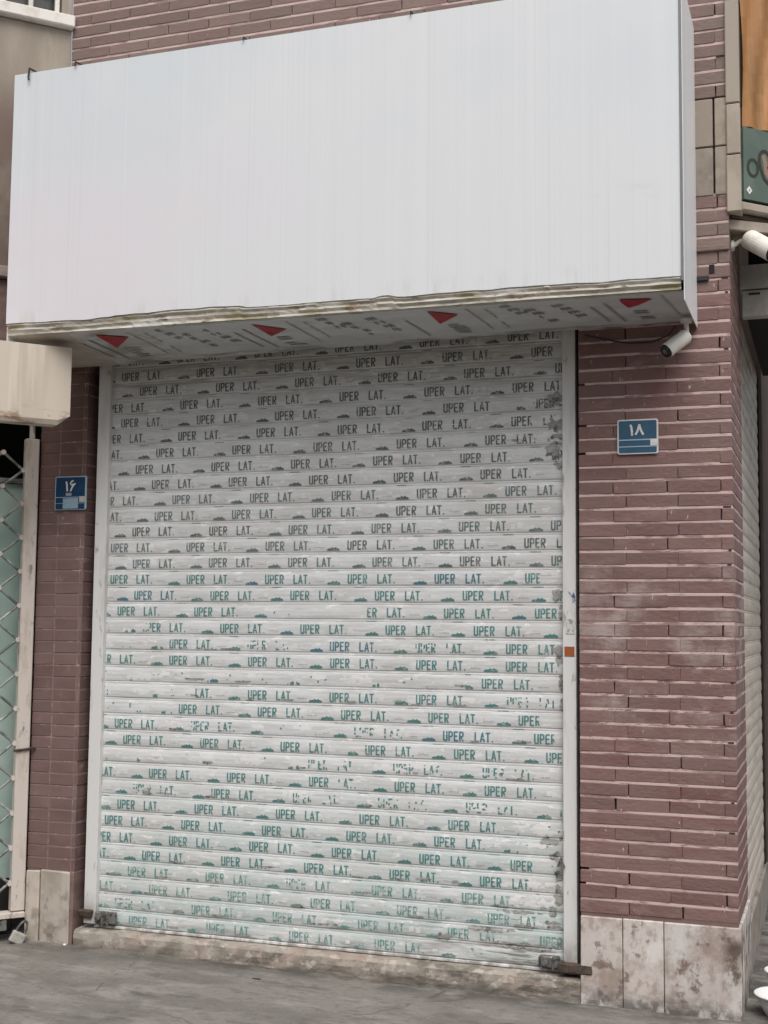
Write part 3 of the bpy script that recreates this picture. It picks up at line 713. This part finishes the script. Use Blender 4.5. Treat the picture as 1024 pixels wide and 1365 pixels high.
mb = MB(); stroke(mb, [(-3.541, 2.236), (-3.537, 2.226), (-3.535, 2.208), (-3.5335, 2.188)], .009, -.0150)
stroke(mb, [(-3.499, 2.240), (-3.510, 2.236), (-3.517, 2.226), (-3.510, 2.219), (-3.498, 2.222), (-3.486, 2.225)], .0075, -.0150)
stroke(mb, [(-3.494, 2.222), (-3.506, 2.208), (-3.515, 2.188)], .009, -.0152)
mb.build("numerals", M['plate_white'], t, solid=False)
MB().box(-3.541, -3.51, -.0146, -.0137, 2.166, 2.180).build("small_caption", M['print_pale'], t)
MB().box(-3.599, -3.435, -.0146, -.0137, 2.157, 2.160).box(-3.599, -3.435, -.0146, -.0137, 2.128, 2.130).build("divider_lines", M['plate_line'], t)
MB().box(-3.556, -3.470, -.0155, -.0149, 2.103, 2.154).build("pale_sticker", M['plate_pale'], t)
MB().box(-3.464, -3.434, -.0155, -.0147, 2.134, 2.162).build("cream_patch", M['soffit_beige'], t)

# ------------------------------------------------------------------ the canted neighbour on the left
LF = frame((-3.71, 0, 0), 48); UF = frame((-3.60, .006, 0), 46)
nb = thing("neighbouring_building", "grey plastered building with a canted bay at the left edge", "building", (-4.0, -.2, 0))
MB().box(-2.6, -.004, 0, .2, 3.285, 4.545, .003, UF).build("plaster_panel", M['plaster'], nb)
MB().box(-2.6, -.004, 0, .2, 5.35, 5.7, .003, UF).build("bay_head", M['plaster'], nb)
MB().box(-2.6, -.004, -.035, .2, 3.225, 3.28, .004, UF).build("bay_ledge", M['pink_ledge'], nb)
MB().box(-2.6, -.004, .005, .2, 2.62, 3.22, .003, UF).build("brown_band", M['brown_stone'], nb)
wn = MB().box(-2.6, -.004, .06, .08, 4.62, 5.345, 0, UF).build("window", M['dark_glass'], nb)
MB().box(-2.6, .004, -.045, .2, 4.55, 4.612, .006, UF).build("window_sill", M['window_white'], wn)
MB().box(-.058, -.004, .0, .058, 4.616, 5.345, .003, UF).build("window_jamb", M['plaster'], wn)
for s_ in (.082, .213, .346, .48, .62): MB().box(-s_ - .011, -s_ + .011, -.012, .012, 4.614, 5.34, .003, UF).build("window_bar", M['window_white'], wn)
MB().box(-1.6, .35, .42, .45, -.05, 2.9, 0, LF).box(-1.6, .3, .02, .41, 2.63, 2.66, 0, LF).build("dark_interior", M['void'], nb)
MB().box(-1.3, -.03, .12, .14, .30, 2.235, .002, LF).build("green_glass_panel", M['green_panel'], nb)
MB().box(-1.3, -.03, .11, .15, .05, .296, .003, LF).build("glass_plinth", M['void'], nb)
MB().box(-1.3, -.03, .10, .16, 2.237, 2.262, .003, LF).build("glass_rail", M['gate_rod'], nb)

# housing box above the grille
hb = thing("shutter_housing", "beige rust stained metal housing box under the sign's left end", "housing box", (-3.6, -.5, 2.44))
bx = MB(); sec = [(-.55, 2.812), (-.55, 2.472), (-.538, 2.450), (-.445, 2.452), (-.445, 2.812)]
for k, xx in enumerate((-1.5, -.055, 0)):
    for y, z in sec:
        zq = z
        if k == 2 and z < 2.5: zq = 2.492
        bx.v.append(tuple(LF @ Vector((xx, y + (.012 if k == 2 and z < 2.46 and y < -.5 else 0), zq + .0)))) 
ns = len(sec)
for k in range(2):
    for i in range(ns):
        j = (i + 1) % ns; bx.f.append((k * ns + i, k * ns + j, (k + 1) * ns + j, (k + 1) * ns + i)); bx.m.append(0); bx.t.append(.5)
bx.f.append(tuple(range(ns))[::-1]); bx.f.append(tuple(range(2 * ns, 3 * ns))); bx.m += [0, 0]; bx.t += [.5, .5]
bx.build("housing_shell", M['beige_metal'], hb)

# folding grille
gt = thing("folding_grille", "cream framed diamond lattice folding gate before the green glass panel", "security gate", (-3.74, 0, .13))
MB().box(-.072, -.006, -.03, .022, .17, 2.45, .004, LF).build("gate_post", M['gate_paint'], gt)
MB().box(-.05, -.026, -.012, .012, 2.452, 2.62, .003, LF).build("post_stub", M['gate_paint'], gt)
la = MB(); rv = MB(); ds, dz = .10, .083
for i in range(0, 9):
    s0 = .078 + i * ds
    for k in range(-1, 30):
        if (i + k) % 2: continue
        zc = .30 + k * dz
        for dirz in (1, -1):
            z2 = zc + dirz * dz
            if not (.2 < z2 < 2.44 and .2 < zc < 2.44): continue
            a = LF @ Vector((-s0, -.006 - .004 * dirz, zc)); b = LF @ Vector((-s0 - ds, -.006 - .004 * dirz, z2)); la.tube(a, b, .0065, n=8)
        if .2 < zc < 2.44:
            a = LF @ Vector((-s0, -.022, zc)); b = LF @ Vector((-s0, .004, zc)); rv.tube(a, b, .012, n=10)
for p_, f_ in ((len(la.v), [tuple(i + len(la.v) for i in f) for f in rv.f]),): la.v += rv.v; la.f += f_; la.m += [1] * len(rv.f); la.t += rv.t
la.build("lattice", [M['gate_rod'], M['gate_paint']], gt)
MB().box(-1.2, -.006, -.045, .03, .140, .166, .003, LF).build("bottom_track", M['gate_paint'], gt)
MB().box(-1.2, -.09, -.04, .03, .085, .134, .003, LF).build("lower_rail", M['steel_dark'], gt)
MB().path([LF @ Vector((-.085, -.036, .93)), LF @ Vector((-.03, -.038, .935)), LF @ Vector((.02, -.03, .94))], .006).build("latch_bar", M['rust'], gt)
pd = thing("padlock", "steel padlock hanging from the foot of the folding grille", "padlock", tuple(LF @ Vector((-.05, -.06, .03))))
PM = LF @ Matrix.Translation((-.035, -.07, .075)) @ Matrix.Rotation(R(28), 4, 'Y')
MB().box(-.034, .034, -.013, .013, -.05, .004, .005, PM).build("lock_body", M['brass'], pd)
MB().path([PM @ Vector((-.022 * math.cos(a), 0, .004 + .055 * math.sin(a))) for a in [k * math.pi / 10 for k in range(11)]], .006).build("shackle", M['steel_dark'], pd)

# ------------------------------------------------------------------ the side street to the right of the corner
sd_ = thing("side_shop", "side street shop with beige slatted shutter round the right corner", "shop", (-.4, 1.5, 0))
ss = MB(); SY0, SY1 = .602, 2.25; pit = .0735; zlo = .237
prz = []
k = 0
while zlo + k * pit < 2.99:
    for u, y in PROF[:-1]: prz.append((zlo + (k + u) * pit, y))
    k += 1
for (z0, o0), (z1, o1) in zip(prz, prz[1:]):
    ss.face([(-.398 + o0, SY0, z0), (-.398 + o0, SY1, z0), (-.398 + o1, SY1, z1), (-.398 + o1, SY0, z1)])
ss.build("slat_curtain", M['side_slat'], sd_, solid=False)
MB().box(-.46, -.383, 2.252, 2.33, 0, 3.0, .003).build("guide_rail", M['void'], sd_)
MB().box(-.8, -.372, 2.332, 8, -.1, 6, .01).build("side_wall", M['dark_brown'], sd_)
MB().box(-.8, -.377, .603, 2.33, -.1, .233, .006).build("plinth", M['side_base'], sd_)
MB().box(-.374, .45, .552, 2.3, 3.094, 3.206, .004).build("housing_cover", M['grey_box'], sd_)
hl = MB().box(-.366, .45, .556, .62, 2.966, 3.088, .004).build("housing_apron", M['grey_box'], sd_)
MB().box(-.334, -.285, .548, .5555, 3.066, 3.073, .001).build("housing_latch", M['void'], hl)
MB().box(-.36, .45, .625, 2.3, 3.02, 3.088, .002).build("housing_inside", M['void'], sd_)
BF = frame((-.326, .03, 0), 45)
MB().box(.0, 2.2, .012, .22, 3.345, 6.0, .004, BF).build("upper_bay", M['dark_brown'], sd_)
MB().box(.0, 2.2, -.004, .20, 3.296, 3.338, .008, BF, jit=.003).build("bay_edge", M['trim_stone'], sd_)
MB().box(-.03, 2.2, .03, .20, 3.272, 3.292, .002, BF).build("bay_underside", M['dark_brown'], sd_)
MB().box(-.042, 2.2, .012, .18, 3.222, 3.268, .004, frame((-.34, .05, 0), 36)).build("bay_ledge", M['trim_stone'], sd_)
MB().box(-.37, .9, 1.2, 1.3, 3.21, 3.7).build("dark_recess", M['void'], sd_)
bn = thing("printed_banner", "orange and dark green printed banner with scroll ornament, top right", "banner", tuple(BF @ Vector((.5, 0, 3.34))))
of = MB(); NB = 110; fold = lambda x, z: -.004 - .010 * math.sin(x * 34 + 5 * (z - 3.66) + 1.2) * min(1, (z - 3.655) * 4) - .006 * math.sin(x * 71 - 9 * z)
for i in range(NB):
    a, b = .006 + 1.594 * i / NB, .006 + 1.594 * (i + 1) / NB
    for j in range(24):
        z0, z1 = 3.662 + 1.938 * j / 24, 3.662 + 1.938 * (j + 1) / 24
        of.face([BF @ Vector((x, fold(x, z), z)) for x, z in ((a, z0), (b, z0), (b, z1), (a, z1))])
of.build("orange_field", M['banner_orange'], bn, solid=False, smooth=True)
MB().box(.006, 1.6, -.006, .010, 3.346, 3.660, .001, BF).build("green_field", M['banner_green'], bn)
def bstroke(mb, pts, wd, y, mi=0):
    q = MB(); stroke(q, pts, wd, y, mi)
    for f, mi2 in zip(q.f, q.m): mb.face([BF @ Vector(q.v[i]) for i in f], mi2)
mb = MB()
circ = lambda cx, cz, rx, rz, a0, a1, n=16: [(cx + rx * math.cos(R(a0 + (a1 - a0) * k / n)), cz + rz * math.sin(R(a0 + (a1 - a0) * k / n))) for k in range(n + 1)]
bstroke(mb, circ(.055, 3.487, .027, .036, 0, 360), .013, -.0078)
bstroke(mb, circ(.120, 3.53, .030, .040, 200, -60), .014, -.0080)
bstroke(mb, [(.092, 3.515), (.098, 3.49), (.115, 3.45), (.14, 3.43), (.18, 3.43)], .014, -.0082)
bstroke(mb, [(.145, 3.50), (.15, 3.475), (.18, 3.465)], .012, -.0084)
mb.build("scroll_outline", M['banner_dark'], bn, solid=False)
mb = MB(); bstroke(mb, [(.112, 3.55), (.122, 3.52), (.128, 3.475), (.15, 3.452)], .022, -.0072); mb.build("scroll_fill", M['banner_tan'], bn, solid=False)
MB().prism([(.018, 3.386), (.033, 3.404), (.048, 3.386), (.033, 3.368)], -.0085, -.0065, BF).build("white_diamond", M['plate_white'], bn)
MB().prism([(.029, 3.386), (.033, 3.391), (.037, 3.386), (.033, 3.381)], -.0098, -.0088, BF).build("diamond_dot", M['print_grey'], bn)

# ------------------------------------------------------------------ security cameras
GC = "bullet security cameras"
def sec_cam(label, base, bdir, arm, b0, b1, rad):
    t = thing("security_camera", label, "camera", base, GC)
    bd = Vector(bdir)
    MB().tube(Vector(base), Vector(base) + bd * .012, .026, .022, 18).build("wall_mount", M['cam_white'], t)
    MB().path([Vector(base) + bd * .01] + [Vector(p) for p in arm], .010, 10).build("arm", M['cam_white'], t)
    b0, b1 = Vector(b0), Vector(b1); ax = (b1 - b0).normalized()
    mb = MB().tube(b0, b0 + ax * .008, rad * .82, rad, 24, cap=True); mb.tube(b0 + ax * .008, b1, rad, rad, 24)
    bo = mb.build("camera_body", M['cam_white'], t)
    MB().tube(b1 + ax * .0005, b1 + ax * .006, rad * .97, rad * .9, 24).build("lens_face", M['cam_black'], bo)
    MB().tube(b1 + ax * .0065, b1 + ax * .009, rad * .4, rad * .36, 18).build("lens_ring", M['steel_dark'], bo)
    return t
sec_cam("white bullet camera hanging under the sign's right end", (-.548, -.10, 2.815), (0, 0, -1), [(-.546, -.10, 2.75), (-.552, -.105, 2.722)], (-.546, -.100, 2.750), (-.622, -.165, 2.676), .031)
sec_cam("white bullet camera on an arm at the right corner of the pier", (-.3775, .12, 3.175), (1, 0, 0), [(-.345, .115, 3.19), (-.305, .11, 3.195), (-.29, .11, 3.18)], (-.312, .13, 3.205), (-.205, .06, 3.115), .042)
cb = MB().path([(-.60, -.02, 2.815), (-.63, -.012, 2.775), (-.70, -.010, 2.75), (-.80, -.009, 2.752), (-.90, -.009, 2.775), (-.985, -.010, 2.80)], .003, 6)
tag(cb.build("loose_cable", M['rubber']), "thin loose cable sagging on the brick below the sign", "cable")

# ------------------------------------------------------------------ small things on the ground
def bowl(c, r, h, label):
    pr = [(r * .62, 0), (r * .66, .006), (r * .9, h * .6), (r, h), (r * 1.06, h), (r * 1.06, h - .004), (r * .97, h - .006), (r * .86, h * .55), (r * .6, .01), (.001, .01)]
    o = MB().lathe((0, 0, 0), pr, 40).build("foam_bowl", M['foam'], smooth=True); o.location = c
    return tag(o, label, "bowl", "discarded white bowls")
bowl((-.215, .13, gz(-.2)), .112, .088, "white foam bowl on the pavement, the nearer and larger one")
bowl((-.20, .40, gz(-.2) + .0), .100, .115, "white foam bowl standing behind the nearer bowl by the plinth")
lf = MB(); lf.prism([(0, 0), (.012, .006), (.03, .005), (.045, -.002), (.03, -.008), (.012, -.006)], 0, .002, Matrix.Rotation(R(-90), 4, 'X'))
o = lf.build("dead_leaf", M['leaf']); o.location = (-2.41, -.20, gz(-2.4) + .003); tag(o, "small dark dead leaf on the pavement before the threshold", "leaf")
o = MB().box(-.008, .008, -.006, .006, 0, .009, .003, jit=.002).build("stone_chip", M['pebble']); o.location = (-3.46, -.03, gz(-3.46)); tag(o, "tiny white stone chip on the pavement beside the threshold", "stone chip")
